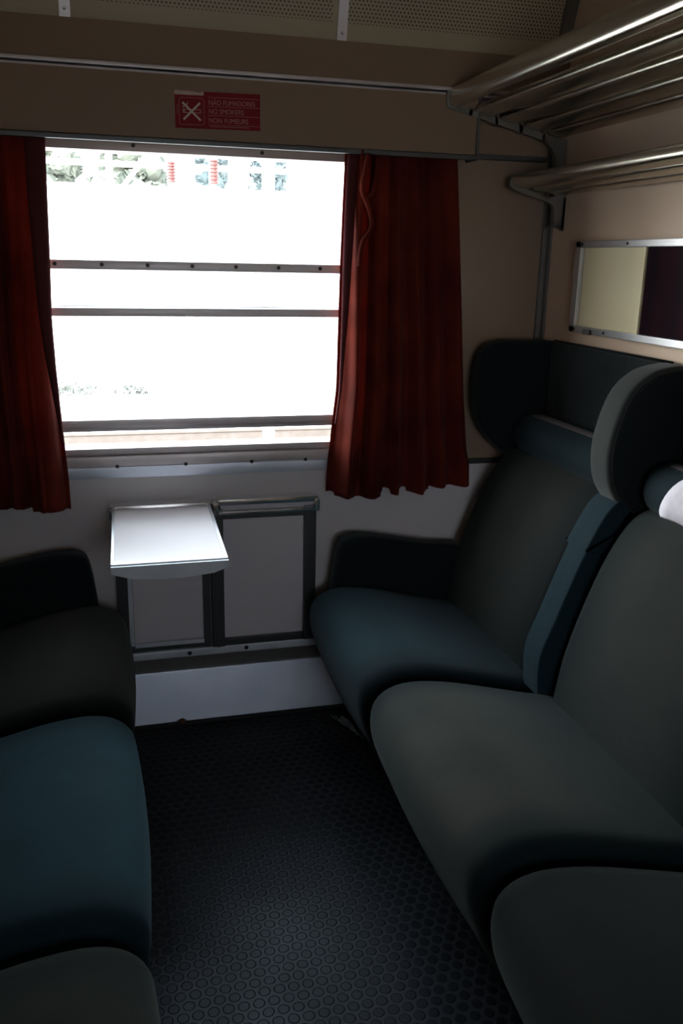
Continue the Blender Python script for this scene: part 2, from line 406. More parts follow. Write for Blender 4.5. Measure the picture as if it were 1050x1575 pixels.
# perforated cove over the window, three panels with cover strips
cove = spline([(2.470, 1.925), (2.455, 2.00), (2.425, 2.075), (2.36, 2.145), (2.25, 2.19), (2.10, 2.215)], 6, False)
def cove_panel(name, x0, x1):
    bm = B(); uv = bm.loops.layers.uv.new('UVMap'); s = 0; prev = None; xc = (x0+x1)/2
    for i, (y, z) in enumerate(cove):
        if i: s += math.hypot(y-cove[i-1][0], z-cove[i-1][1])
        row = [(bm.verts.new((x, y, z)), x-xc, s) for x in (x0, x1)]
        if prev:
            f = bm.faces.new((prev[0][0], prev[1][0], row[1][0], row[0][0]))
            dat = {v: (u, w) for v, u, w in prev+row}
            for l in f.loops: l[uv].uv = dat[l.vert]
        prev = row
    return struct(name, bm, 'perf', smooth='all')
cove_panel('ceiling_1', XL+.01, -.052); cove_panel('ceiling_2', -.046, .640); cove_panel('ceiling_3', .646, 1.275)
def cove_strip(name, x0, x1, m):
    prof = [(y-.006, z) for y, z in cove]+[(y+.012, z+.012) for y, z in reversed(cove)]
    bm = B(); extrude_x(bm, prof, x0, x1)
    disc_y(bm, (x0+x1)/2, 2.457, 1.945, .004)
    struct(name, bm, m, smooth=True)
cove_strip('trim_9', -.062, -.036, 'win_metal'); cove_strip('trim_10', .630, .656, 'win_metal'); cove_strip('trim_11', 1.262, XR, 'bracket')

# ------------------------------------------------------------------ window
win = thing('window_1', (.26, 2.53, .80), structure=True)
def bar(name, z0, z1, y0, y1, m, par=win, x0=-.24, x1=.76, bev=.002, screws=None):
    bm = B(); box(bm, x0, x1, y0, y1, z0, z1, bev=bev); o = obj(name, bm, m, par, smooth=True)
    for (sx, sz) in (screws or []):
        bm = B(); disc_y(bm, sx, y0+.001, sz, .0055); obj('screw', bm, 'screw', o, smooth=True)
    return o
bar('head_rail', 1.633, 1.660, 2.478, 2.56, 'head', screws=[(.100, 1.648), (.434, 1.646)])
for x0, x1 in ((-.30, -.21), (.73, .82)):
    bm = B(); box(bm, x0, x1, 2.485, 2.56, .80, 1.655, bev=.002); obj('jamb', bm, 'win_metal', win)
bar('sash_rail', 1.338, 1.364, 2.488, 2.512, 'sash', bev=.0095, screws=[(-.112+i*.1185, 1.352) for i in range(7)])
bar('sash_rail', 1.217, 1.241, 2.488, 2.512, 'sash', bev=.0095)
bar('sash_rail', 1.243, 1.246, 2.500, 2.53, 'alu')
bm = B(); box(bm, -.24, .76, 2.490, 2.512, .912, .938, bev=.008); box(bm, -.24, .76, 2.494, 2.53, .905, .912); obj('lower_sash_rail', bm, 'win_metal', win)
bar('sill_lip', .838, .856, 2.492, 2.56, 'win_metal')
bar('sill_rail', .806, .836, 2.478, 2.56, 'win_metal', bev=.008, screws=[(.02, .807), (.21, .807), (.40, .807), (.56, .808)])
bar('sill_plate', .772, .804, 2.484, 2.50, 'alu_worn', x0=-.3, x1=.84)
for z0, z1 in ((1.365, 1.632), (1.247, 1.337), (.937, 1.216), (.857, .904)):
    bm = B(); box(bm, -.21, .73, 2.514, 2.518, z0, z1); obj('glass_pane', bm, 'glass', win)

# ------------------------------------------------------------------ no smoking sign
def text_bm(s, size):
    cu = bpy.data.curves.new('t', 'FONT'); cu.body = s; cu.size = size; cu.extrude = 0
    o = bpy.data.objects.new('t', cu); C.objects.link(o)
    bpy.context.view_layer.update()
    me = bpy.data.meshes.new_from_object(o.evaluated_get(bpy.context.evaluated_depsgraph_get()))
    bpy.data.objects.remove(o); bpy.data.curves.remove(cu)
    return me
SX, SZ, SY, TILT = .204, 1.689, 2.4285, math.radians(1.0)
def sp(u, v, d=0.0):   # sign coordinates to world
    return (SX+u*math.cos(TILT)-v*math.sin(TILT)*0, SY-d, SZ+v+u*math.sin(TILT))
sign = thing('no_smoking_sign', sp(.108, 0), 'red no-smoking sticker with white lettering on the board above the window', 'sign')
def quad(bm, u0, v0, u1, v1, d, th=.0004):
    a = [sp(u0, v0, d), sp(u1, v0, d), sp(u1, v0, d-th), sp(u0, v0, d-th), sp(u0, v1, d), sp(u1, v1, d), sp(u1, v1, d-th), sp(u0, v1, d-th)]
    hexa(bm, a)
W_, H_ = .2165, .0865
bm = B(); quad(bm, 0, 0, .0725, .0775, .0006, .001); quad(bm, .0725, 0, W_, H_, .0006, .001); obj('backing', bm, 'red_sign', sign)
bm = B()
vv = [sp(u, v, .0006) for u, v in ((0, .0775), (.0725, .0775), (.0725, .0865), (.060, .0835), (.045, .0865), (0, .0875))]
bm.faces.new([bm.verts.new(p) for p in vv]); obj('peeled_edge', bm, 'peel', sign)
bm = B()   # rounded border of the pictogram
def rr(u0, v0, u1, v1, r):
    out = []
    for cx, cy, a0 in ((u1-r, v1-r, 0), (u0+r, v1-r, 90), (u0+r, v0+r, 180), (u1-r, v0+r, 270)):
        for k in range(5): a = math.radians(a0+k*22.5); out.append((cx+r*math.cos(a), cy+r*math.sin(a)))
    return out
ring_o, ring_i = rr(.010, .008, .073, .0715, .006), rr(.0109, .0089, .0721, .0706, .0052)
vo = [bm.verts.new(sp(u, v, .001)) for u, v in ring_o]; vi = [bm.verts.new(sp(u, v, .001)) for u, v in ring_i]
for i in range(len(vo)): bm.faces.new((vo[i], vo[(i+1)%len(vo)], vi[(i+1)%len(vo)], vi[i]))
obj('pictogram_border', bm, 'sign_ink', sign)
bm = B()
def stroke(bm, a, b, w, d=.0012):
    dx, dy = b[0]-a[0], b[1]-a[1]; l = math.hypot(dx, dy); nx, ny = -dy/l*w/2, dx/l*w/2
    bm.faces.new([bm.verts.new(sp(*p, d)) for p in ((a[0]-nx, a[1]-ny), (b[0]-nx, b[1]-ny), (b[0]+nx, b[1]+ny), (a[0]+nx, a[1]+ny))])
stroke(bm, (.019, .060), (.064, .019), .0048); stroke(bm, (.021, .020), (.063, .060), .0048)
obj('cross', bm, 'sign_pale', sign)
bm = B()   # cigarette outline with smoke
stroke(bm, (.020, .044), (.064, .044), .002, .0011); stroke(bm, (.020, .0365), (.064, .0365), .002, .0011)
stroke(bm, (.064, .0355), (.064, .045), .002, .0011); stroke(bm, (.022, .036), (.022, .0445), .006, .0011)
stroke(bm, (.022, .047), (.020, .053), .0035, .0011); stroke(bm, (.025, .050), (.031, .055), .004, .0011); stroke(bm, (.030, .055), (.032, .060), .003, .0011)
obj('cigarette', bm, 'sign_ink', sign)
bm = B()
for v in (.0735, .0525, .0315, .0095): quad(bm, .083, v, W_-.001, v+.0008, .0009)
obj('ruled_lines', bm, 'sign_ink', sign)
bm = B(); random.seed(3); u = .087
while u < .185:
    l = random.uniform(.002, .007); quad(bm, u, .0052, u+l, .0066, .0009); u += l+.0012
obj('fine_print', bm, 'sign_ink', sign); bm = B()
v = .032
while v < .055: quad(bm, .0055, v, .0065, v+.003, .0009); v += .004
obj('fine_print', bm, 'sign_ink', sign)
for s, v, w in (('NÃO FUMADORES', .0565, .118), ('NO SMOKERS', .0360, .089), ('NON FUMEURS', .0145, .100)):
    me = text_bm(s, .0165); xs = [p.co.x for p in me.vertices]; k = w/(max(xs)-min(xs)); x0 = min(xs)
    bm = B(); bm.from_mesh(me)
    for q in bm.verts: q.co = Vector(sp(.085+(q.co.x-x0)*k, v+q.co.y, .0012))
    obj('lettering', bm, 'sign_ink', sign)

# ------------------------------------------------------------------ curtains
def lerp_tab(tab, z):
    for (x0, z0), (x1, z1) in zip(tab, tab[1:]):
        if z >= z1: t = (z-z0)/(z1-z0); return x0+(x1-x0)*t
    return tab[-1][0]
def curtain_bm(left, right, z_top, folds, hem, yc, amp0, amp1, nu=150, nv=70, turn=None):
    bm = B(); rows = []
    for j in range(nv+1):
        v = j/nv; row = []
        for i in range(nu+1):
            u = i/nu
            f = 0
            for (c, w, a, vs) in folds:
                k = (u-c)/w
                if abs(k) < 1: f += a*(0.5+0.5*math.cos(PI*k))*(vs+(1-vs)*v)
            zb = hem(u)
            z = z_top+(zb-z_top)*v
            xl, xr = lerp_tab(left, z), lerp_tab(right, z)
            x = xl+(xr-xl)*u
            y = yc-(amp0+(amp1-amp0)*v)*f+.004*math.sin(9*u+5*v)+.002*math.sin(40*u+7*v)*(1-v)
            if turn: y += turn(u, v)
            row.append(bm.verts.new((x, min(y, 2.470+.004*math.sin(30*u)), z)))
        rows.append(row)
    for a, b in zip(rows, rows[1:]):
        for i in range(nu): bm.faces.new((a[i], a[i+1], b[i+1], b[i]))
    return bm
def finish_cloth(o, th=.0018):
    s = o.modifiers.new('thickness', 'SOLIDIFY'); s.thickness = th; s.offset = 0
    for p in o.data.polygons: p.use_smooth = True
# left curtain
lt = thing('curtain', (-.32, 2.46, .69), 'red curtain hanging at the left side of the window', 'curtain', 'red window curtains')
L_R = [(-.114, 1.662), (-.118, 1.52), (-.122, 1.36), (-.127, 1.214), (-.125, 1.097), (-.120, .958), (-.115, .851), (-.111, .778), (-.110, .68)]
L_L = [(-.45, 1.662), (-.46, .68)]
fl = [(.04, .05, 1, .6), (.13, .045, -.8, .6), (.22, .05, 1, .5), (.32, .05, -.9, .5), (.42, .05, 1, .5), (.52, .055, -.9, .5), (.60, .04, .7, .8), (.68, .045, -1.1, .7), (.86, .15, 1.25, .35), (.985, .05, -.9, .4), (.80, .03, .35, 1)]
o = obj('cloth', curtain_bm(L_L, L_R, 1.660, fl, lambda u: .705-.010*(1 if u > .72 else 0)-.006*math.sin(u*40) if u < .72 else .695+.006*math.sin((u-.72)*12), 2.452, .022, .034), 'curtain', lt); finish_cloth(o)
def hem_strip(par, tab, w, z0, z1, y, sgn):
    bm = B(); prev = None
    for k in range(41):
        z = z0+(z1-z0)*k/40; x = lerp_tab(tab, z); t = k/40; ww = w*(1-t**1.6)+.0015
        row = [bm.verts.new((x+sgn*ww*q-sgn*.002, y-.006*math.sin(PI*q)-.008*t+.003*math.sin(7*t+q), z)) for q in (0, .2, .4, .6, .8, 1)]
        if prev:
            for a in range(5): bm.faces.new((prev[a], prev[a+1], row[a+1], row[a]))
        prev = row
    o = obj('side_hem', bm, 'hem', par); finish_cloth(o); return o
hem_strip(lt, L_R, .048, 1.655, .86, 2.434, -1)
# right curtain
rt = thing('curtain', (.85, 2.46, .69), 'red curtain at the right side of the window, a loop of cloth at its top', 'curtain', 'red window curtains')
R_L = [(.660, 1.662), (.655, 1.496), (.652, 1.376), (.649, 1.163), (.647, 1.015), (.637, .921), (.624, .785), (.620, .69)]
R_R = [(.978, 1.662), (1.0, 1.383), (1.034, 1.009), (1.056, .829), (1.068, .784), (1.074, .69)]
fr = [(.00, .07, -1.0, .9), (.115, .055, 1.15, .9), (.22, .05, -.7, .6), (.30, .08, .75, .5), (.395, .03, -.9, .5), (.46, .045, .8, .6), (.545, .05, -.8, .5), (.63, .05, .9, .3), (.715, .04, -.8, .4), (.79, .05, .5, .4), (.87, .05, -.6, .5), (.96, .06, .55, .5)]
def hemR(u): return .700+(.010 if u < .05 else 0)-(.010 if .15 < u < .38 else 0)+(.014 if .39 < u < .43 or .49 < u < .56 else 0)+(.012 if u > .72 else 0)
o = obj('cloth', curtain_bm(R_L, R_R, 1.660, fr, hemR, 2.450, .028, .042), 'curtain', rt); finish_cloth(o)
hem_strip(rt, R_L, .030, 1.655, .92, 2.436, 1)
def ribbon(name, path, w, par, y0):
    pts = spline(path, 6, False); bm = B(); prev = None
    for x, z in pts:
        row = (bm.verts.new((x, y0, z)), bm.verts.new((x, y0+w, z)))
        if prev: bm.faces.new((prev[0], prev[1], row[1], row[0]))
        prev = row
    o = obj(name, bm, 'curtain', par); s = o.modifiers.new('thickness', 'SOLIDIFY'); s.thickness = .009; s.offset = 0
    for p in o.data.polygons: p.use_smooth = True
    return o
ribbon('cloth_loop', [(.708, 1.650), (.700, 1.61), (.693, 1.57), (.698, 1.546), (.712, 1.543), (.724, 1.560), (.731, 1.60), (.736, 1.640)], .030, rt, 2.400)
ribbon('cloth_loop', [(.697, 1.545), (.707, 1.525), (.717, 1.498), (.722, 1.474), (.716, 1.452), (.700, 1.43), (.692, 1.40), (.690, 1.36)], .030, rt, 2.398)

# ------------------------------------------------------------------ fold-down tables on the wall below the window
def table_frame(par, x0, x1, mx):
    pass
t1 = thing('folding_table', (.14, 2.46, .235), 'white folding table flap, lowered open below the window', 'folding table', 'wall tables below the window')
bm = B(); box(bm, .045, .252, 2.494, 2.5, .255, .66); obj('back_panel', bm, 'grey_lam', t1)
bm = B(); box(bm, .000, .030, 2.462, 2.5, .236, .665, bev=.003); box(bm, .030, .046, 2.482, 2.5, .236, .665, bev=.002)
box(bm, .250, .272, 2.478, 2.5, .236, .665, bev=.002); box(bm, .030, .272, 2.480, 2.5, .236, .256, bev=.002)
obj('wall_frame', bm, 'alu_dark', t1)
bm = B(); box(bm, .032, .045, 2.478, 2.484, .256, .62); box(bm, .046, .252, 2.4785, 2.484, .249, .262); obj('inner_lip', bm, 'apron', t1)
bm = B(); box(bm, -.006, .275, 2.452, 2.5, .672, .698, bev=.006)
obj('hinge_rail', bm, 'chrome', t1, smooth=True)
for x0, x1 in ((-.010, .006), (.263, .275)):
    bm = B(); box(bm, x0, x1, 2.440, 2.470, .662, .692, bev=.004); obj('hinge', bm, 'chrome', t1, smooth=True)
def tt(x, y, z): return (x, y, z)
zt = .690
bm = B(); hexa(bm, [(.006, 2.450, zt-.010), (.006-.010, 1.985, zt-.010), (.253, 1.985, zt-.010), (.266, 2.450, zt-.010), (.006, 2.450, zt), (-.004, 1.985, zt), (.253, 1.985, zt), (.266, 2.450, zt)])
obj('table_top', bm, 'white_lam', t1)
bm = B()
hexa(bm, [(.000, 2.45, zt-.022), (-.010, 1.975, zt-.022), (-.003, 1.975, zt-.022), (.007, 2.45, zt-.022), (.000, 2.45, zt+.003), (-.010, 1.975, zt+.003), (-.003, 1.975, zt+.003), (.007, 2.45, zt+.003)], bev=.001)
hexa(bm, [(.265, 2.45, zt-.022), (.252, 1.975, zt-.022), (.260, 1.975, zt-.022), (.273, 2.45, zt-.022), (.265, 2.45, zt+.003), (.252, 1.975, zt+.003), (.260, 1.975, zt+.003), (.273, 2.45, zt+.003)], bev=.001)
box(bm, -.010, .260, 1.972, 1.985, zt-.014, zt+.003, bev=.0015)
obj('edge_trim', bm, 'alu', t1)
bm = B()
pr = [(-.010, zt-.001), (.260, zt-.001), (.260, zt-.018), (.225, zt-.030), (.17, zt-.036), (.10, zt-.037), (.035, zt-.032), (-.010, zt-.018)]
extrude_y(bm, pr, 1.962, 1.974); obj('front_apron', bm, 'apron', t1)
t2 = thing('folding_table', (.44, 2.46, .235), 'grey folding table flap, folded shut against the wall right of the open white one', 'folding table', 'wall tables below the window')
bm = B(); box(bm, .312, .556, 2.480, 2.490, .258, .640, bev=.002); obj('table_top', bm, 'grey_lam', t2)
bm = B(); box(bm, .556, .592, 2.464, 2.5, .236, .668, bev=.003); box(bm, .276, .312, 2.464, 2.5, .236, .668, bev=.003)
box(bm, .312, .556, 2.470, 2.5, .236, .258, bev=.002); box(bm, .312, .556, 2.470, 2.5, .638, .660, bev=.002)
box(bm, .290, .296, 2.461, 2.47, .236, .66)
obj('wall_frame', bm, 'alu_dark', t2)
bm = B(); box(bm, .296, .596, 2.452, 2.5, .684, .702, bev=.007); box(bm, .296, .590, 2.456, 2.470, .655, .664, bev=.003); obj('hinge_rail', bm, 'chrome', t2, smooth=True)
bm = B(); box(bm, .306, .582, 2.474, 2.5, .664, .684); obj('rail_recess', bm, 'grey_lam', t2)
for x0, x1 in ((.280, .298), (.582, .598)):
    bm = B(); box(bm, x0, x1, 2.446, 2.480, .656, .694, bev=.005); obj('hinge', bm, 'chrome', t2, smooth=True)

# aluminium angle and kick plate below
bm = B(); box(bm, -.12, .70, 2.474, 2.5, .208, .234, bev=.006)
bo = struct('trim_12', bm, 'apron')
for x, z in ((.205, .220), (.378, .222)):
    bm = B(); disc_y(bm, x, 2.475, z, .007); obj('screw', bm, 'screw', bo, smooth=True)
bm = B(); box(bm, -.70, 1.27, 2.496, 2.5, .160, .208); struct('trim_13', bm, 'bracket')
bm = B(); hexa(bm, [(-.70, 2.446, .008), (1.27, 2.446, .008), (1.27, 2.456, .008), (-.70, 2.456, .008), (-.70, 2.484, .160), (1.27, 2.484, .160), (1.27, 2.494, .160), (-.70, 2.494, .160)], bev=.002); struct('baseboard_back', bm, 'alu_worn')
bm = B(); box(bm, -.70, 1.27, 2.436, 2.446, .0, .008); struct('baseboard_back_foot', bm, 'gasket')
bm = B()
random.seed(5)
bmesh.ops.create_icosphere(bm, subdivisions=2, radius=.012, matrix=Matrix.Translation((.172, 2.438, .013)) @ Matrix.Diagonal((1.1, .5, .6, 1)))
for v in bm.verts: v.co += Vector((random.uniform(-1, 1), random.uniform(-.4, .4), random.uniform(-1, 1)))*.0025
tag(obj('rust_lump', bm, 'rust'), 'small brown rusty lump at the foot of the metal kick plate', 'rust')

# ------------------------------------------------------------------ seats
CUSH = spline([(.545, .365), (.555, .408), (.590, .438), (.645, .449), (.73, .440), (.84, .414), (.94, .388), (1.03, .368), (1.07, .33), (1.05, .25), (.95, .205), (.76, .185), (.64, .172), (.600, .205), (.572, .26), (.552, .315)], 3)
BACK = spline([(.990, .36), (.995, .43), (1.008, .50), (1.035, .59), (1.068, .68), (1.105, .76), (1.150, .822), (1.20, .845), (1.245, .82), (1.25, .70), (1.235, .50), (1.20, .37), (1.11, .335), (1.03, .335)], 3)
WING_WALL = spline([(1.276, 1.160), (1.20, 1.161), (1.12, 1.159), (1.075, 1.14), (1.054, 1.085), (1.050, 1.00), (1.064, .925), (1.104, .868), (1.16, .822), (1.225, .79), (1.276, .782), (1.288, .80), (1.289, .90), (1.289, 1.04), (1.288, 1.145)], 4)
WING_MID = spline([(1.276, 1.160), (1.235, 1.160), (1.180, 1.145), (1.132, 1.104), (1.104, 1.035), (1.093, .96), (1.106, .888), (1.147, .832), (1.207, .79), (1.272, .760), (1.288, .78), (1.289, .90), (1.289, 1.04), (1.288, 1.145)], 4)
ARM = spline([(.665, .588), (.72, .592), (.82, .575), (.92, .555), (1.06, .53), (1.07, .42), (1.05, .30), (.85, .28), (.66, .28), (.612, .31), (.620, .42), (.638, .555)], 3)
def wing(name, par, prof, y0, y1, mface, mir):
    bm = B(); sweep_y(bm, prof, y0, y1, .014, n=4, mid=3)
    o = obj(name, bm, 'grey_cloth' if name == 'side_wing' else mface, par, smooth='all', mirror=mir)
    for y, sg in ((y0, -1), (y1, 1)):   # side faces with shade painted in as black, with piping round them
        p2 = inset(prof, .014)
        bm = B(); extrude_y(bm, p2, y-.0015 if sg < 0 else y+.0005, y-.0005 if sg < 0 else y+.0015)
        obj('side_panel', bm, 'black_cloth', o, mirror=mir)
        bm = B(); tube(bm, [(x, y+sg*.0005, z) for x, z in inset(prof, .012)], .0035, 6, closed=True)
        obj('piping', bm, 'black_cloth', o, smooth='all', mirror=mir)
    return o
def seat(idx, mir, label, cm, bmat, roll):
    y1 = 2.44-.67*(idx-1); y0 = y1-.67
    s = thing('train_seat', (.57-.93 if mir else .93, (y0+y1)/2, 0), label, 'seat', 'winged train seats')
    bm = B(); prof = [(.64, .19), (.700, 0), (1.28, 0), (1.28, .30), (1.09, .30), (1.0, .19)]
    extrude_y(bm, prof, y0+.004, y1-.004); obj('base', bm, 'base', s, mirror=mir)
    cy1 = y1-.004 if idx > 1 else y1-.05
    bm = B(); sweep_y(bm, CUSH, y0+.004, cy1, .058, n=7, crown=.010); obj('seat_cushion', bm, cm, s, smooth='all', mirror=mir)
    by0, by1 = y0+.056, (y1-.056 if idx > 1 else y1-.035)
    if idx == 3: by0 = y0+.075
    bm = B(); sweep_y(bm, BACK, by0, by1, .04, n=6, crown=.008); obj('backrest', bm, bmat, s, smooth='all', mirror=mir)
    c = [(1.226+.063*math.cos(a), .890+.063*math.sin(a)) for a in [2*PI*k/28 for k in range(28)]]
    ry1 = y1-.068
    bm = B(); sweep_y(bm, c, by0+.012, ry1, .03, n=5); r = obj('headrest', bm, 'roll', s, smooth='all', mirror=mir)
    bm = B(); arc = [(1.226+.0642*math.cos(a), .890+.0642*math.sin(a)) for a in [math.radians(82+k*4) for k in range(8)]]
    arc2 = [(1.226+.062*math.cos(a), .890+.062*math.sin(a)) for a in [math.radians(82+k*4) for k in range(8)]]
    extrude_y(bm, arc+arc2[::-1], by0+.06, ry1-.05); obj('worn_strip', bm, 'velcro', r, smooth=True, mirror=mir)
    bm = B(); box(bm, 1.272, 1.297, y0+.03, y1-.07, .40, 1.158, bev=.006); hp = obj('head_panel', bm, 'ribbed', s, mirror=mir)
    bm = B(); tube(bm, [(1.282, y0+.03, 1.160), (1.282, y1-.07, 1.160)], .005, 6); obj('piping', bm, 'black_cloth', hp, smooth='all', mirror=mir)
    if idx == 1:
        wing('window_wing', s, WING_WALL, y1-.068, y1-.004, 'black_cloth', mir)
        bm = B(); sweep_y(bm, ARM, y1-.078, y1-.004, .02, n=4, mid=3); obj('armrest', bm, 'dark' if False else 'black_cloth', s, smooth='all', mirror=mir)
    else:
        wing('side_wing', s, WING_MID, y1-.046, y1+.042, 'black_cloth', mir)
        # armrest folded up between the two backrests
        yc = y1
        low = [(.972, .37), (.968, .47), (1.000, .565), (1.040, .675), (1.064, .735)]
        up = [(1.064, .735), (1.072, .752), (1.112, .826), (1.150, .856), (1.215, .862)]
        def pad(pts, back, y0_, y1_, rr_):
            f = spline(pts, 4, False); bk = [(x+back, z-.012) for x, z in reversed(f)]
            b = B(); sweep_y(b, f+bk, y0_, y1_, rr_, n=3, mid=3); return b
        a = obj('folding_armrest', pad(low, .055, yc-.043, yc+.043, .007), 'teal_plain', s, smooth=True, mirror=mir)
        obj('armrest_flap', pad([(x-.006, z) for x, z in up], .055, yc-.047, yc+.047, .006), 'teal_plain', a, smooth=True, mirror=mir)
    if idx == 3:
        wing('side_wing', s, WING_MID, y0+.002, y0+.068, 'black_cloth', mir)
    return s
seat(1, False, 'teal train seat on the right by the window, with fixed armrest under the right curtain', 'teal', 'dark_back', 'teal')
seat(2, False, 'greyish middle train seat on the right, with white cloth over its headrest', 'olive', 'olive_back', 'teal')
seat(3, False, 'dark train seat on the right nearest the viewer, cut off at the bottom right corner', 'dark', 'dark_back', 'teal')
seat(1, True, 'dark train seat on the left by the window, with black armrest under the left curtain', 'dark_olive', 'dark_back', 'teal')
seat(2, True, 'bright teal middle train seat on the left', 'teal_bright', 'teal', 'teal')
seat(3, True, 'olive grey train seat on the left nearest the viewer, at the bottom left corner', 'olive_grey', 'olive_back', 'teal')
# white cloth on the headrest of the right middle seat
bm = B(); rows = []
for i in range(15):
    u = i/14; row = []
    for k in range(15):
        a = math.radians(228-k*11-3*math.sin(u*3)); rr_ = .0665+.0008*math.sin(u*30+k)
        y = 1.630-.40*u-.007*k
        row.append(bm.verts.new((1.226+rr_*math.cos(a), y, .890+rr_*math.sin(a))))
    rows.append(row)
for a, b in zip(rows, rows[1:]):
    for k in range(14): bm.faces.new((a[k], a[k+1], b[k+1], b[k]))
o = tag(obj('headrest_cover', bm, 'white_cloth', smooth='all'), 'white cloth cover draped over the headrest of the right middle seat', 'headrest cover')
s_ = o.modifiers.new('thickness', 'SOLIDIFY'); s_.thickness = .002; s_.offset = 1

# ------------------------------------------------------------------ luggage racks on the right wall
def oval(cx, cz, a, b, n=32, rot=0.0):
    out = []
    for k in range(n):
        t = 2*PI*k/n; x, z = a*math.copysign(abs(math.cos(t))**.6, math.cos(t)), b*math.copysign(abs(math.sin(t))**.6, math.sin(t))
        out.append((cx+x*math.cos(rot)-z*math.sin(rot), cz+x*math.sin(rot)+z*math.cos(rot)))
    return out
RY0, RY1 = .46, 2.425
rk = thing('luggage_rack', (1.28, 1.44, 1.60), 'wide upper luggage rack of five metal bars, high on the right wall', 'luggage rack')
for cx, cz, a, b in ((.955, 1.806, .020, .025), (1.040, 1.777, .028, .012), (1.116, 1.762, .028, .012), (1.190, 1.747, .028, .012), (1.258, 1.734, .026, .012)):
    bm = B(); extrude_y(bm, oval(cx, cz, a, b, rot=-.2 if b < .02 else 0), RY0, RY1); obj('bar', bm, 'rack', rk, smooth=True)
def upper_bracket(y0, y1):
    bm = B()
    top = spline([(.930, 1.822), (.930, 1.790), (.945, 1.775), (1.05, 1.752), (1.15, 1.728), (1.225, 1.708), (1.258, 1.68), (1.268, 1.64), (1.272, 1.60)], 4, False)
    extrude_y(bm, top+[(1.297, 1.60), (1.297, 1.715), (1.25, 1.722), (1.15, 1.748), (1.05, 1.768), (.955, 1.788), (.942, 1.800), (.942, 1.822)], y0, y1)
    for x in (1.000, 1.078, 1.153, 1.225): box(bm, x-.005, x+.005, y0, y1, 1.75-.24*(x-1.05), 1.785-.2*(x-1.0))
    return bm
for y0 in (2.425, .46-.016): obj('bracket', upper_bracket(y0, y0+.016), 'bracket', rk)
rl = thing('luggage_rack', (1.28, 1.44, 1.48), 'narrow lower hat rack of metal bars below the wide rack', 'luggage rack')
for cx, cz, a, b in ((1.150, 1.598, .024, .016), (1.206, 1.583, .022, .009), (1.255, 1.573, .018, .007)):
    bm = B(); extrude_y(bm, oval(cx, cz, a, b, rot=-.2), RY0, RY1-.02); obj('bar', bm, 'rack', rl, smooth=True)
def lower_bracket(y0, y1):
    bm = B()
    p = spline([(1.124, 1.606), (1.122, 1.588), (1.14, 1.574), (1.19, 1.560), (1.235, 1.549), (1.260, 1.535), (1.266, 1.51), (1.267, 1.485)], 4, False)
    extrude_y(bm, p+[(1.298, 1.470), (1.298, 1.575), (1.25, 1.560), (1.19, 1.573), (1.14, 1.588), (1.134, 1.596), (1.134, 1.606)], y0, y1)
    box(bm, 1.262, 1.298, y0, y1+.03, 1.478, 1.486); box(bm, 1.290, 1.298, y0, y1+.03, 1.478, 1.56)
    return bm
for y0 in (2.405, .46-.016):
    bo = obj('bracket', lower_bracket(y0, y0+.016), 'bracket', rl)
    bm = B(); tube(bm, [(1.290, y0+.032, 1.522), (1.284, y0+.032, 1.522)], .006, 10); obj('bolt', bm, 'bolt', bo, smooth=True)

# ------------------------------------------------------------------ framed panels on the right wall
fp = thing('picture_frame', (1.29, 1.81, 1.195), 'long aluminium frame with cream and dark panels on the right wall above the headrests', 'picture frame')
fy0, fy1, fz0, fz1 = 1.34, 2.285, 1.196, 1.440
bm = B()
for a in ((fy0, fy1, fz0, fz0+.018), (fy0, fy1, fz1-.018, fz1)): box(bm, 1.276, 1.30, a[0], a[1], a[2], a[3], bev=.002)
for a in ((fy0, fy0+.028), (fy1-.028, fy1)): box(bm, 1.276, 1.30, a[0], a[1], fz0, fz1, bev=.002)
fo = obj('frame', bm, 'alu', fp)
for y, z in ((2.255, 1.205), (2.10, 1.205), (2.25, 1.431), (2.03, 1.431)):
    bm = B(); tube(bm, [(1.278, y, z), (1.2745, y, z)], .0035, 8); obj('screw', bm, 'screw', fo, smooth=True)
bm = B(); box(bm, 1.270, 1.29, 2.172, 2.200, 1.194, 1.208, bev=.002); tube(bm, [(1.272, 2.167, 1.202), (1.268, 2.167, 1.202)], .006, 10); obj('latch', bm, 'bracket', fo)
bm = B(); box(bm, 1.288, 1.299, 1.977, 2.257, 1.214, 1.422); obj('cream_panel', bm, 'cream', fp)
bm = B(); box(bm, 1.284, 1.299, 1.960, 1.977, 1.214, 1.422); obj('divider', bm, 'cream', fp)
bm = B(); box(bm, 1.288, 1.299, 1.66, 1.957, 1.214, 1.422, bev=.001); obj('dark_panel', bm, 'darkpic', fp)
bm = B(); box(bm, 1.288, 1.299, 1.368, 1.655, 1.214, 1.422); obj('cream_panel', bm, 'cream', fp)

# ------------------------------------------------------------------ litter
bm = B(); random.seed(11)
n = 7; g = [[None]*n for _ in range(n)]
for i in range(n):
    for j in range(n):
        x, y = .625+.052*i/(n-1)+.01*(j/(n-1)), 2.385-.13*j/(n-1)-.03*i/(n-1)
        x -= .02*(1-i/(n-1))*(j/(n-1))*-2
        g[i][j] = bm.verts.new((x+random.uniform(-.004, .004), y+random.uniform(-.004, .004), .001+random.random()*.014))
for i in range(n-1):
    for j in range(n-1): bm.faces.new((g[i][j], g[i+1][j], g[i+1][j+1], g[i][j+1]))
tag(obj('crumpled_wrapper', bm, 'litter'), 'crumpled foil wrapper on the floor under the right window seat', 'litter')

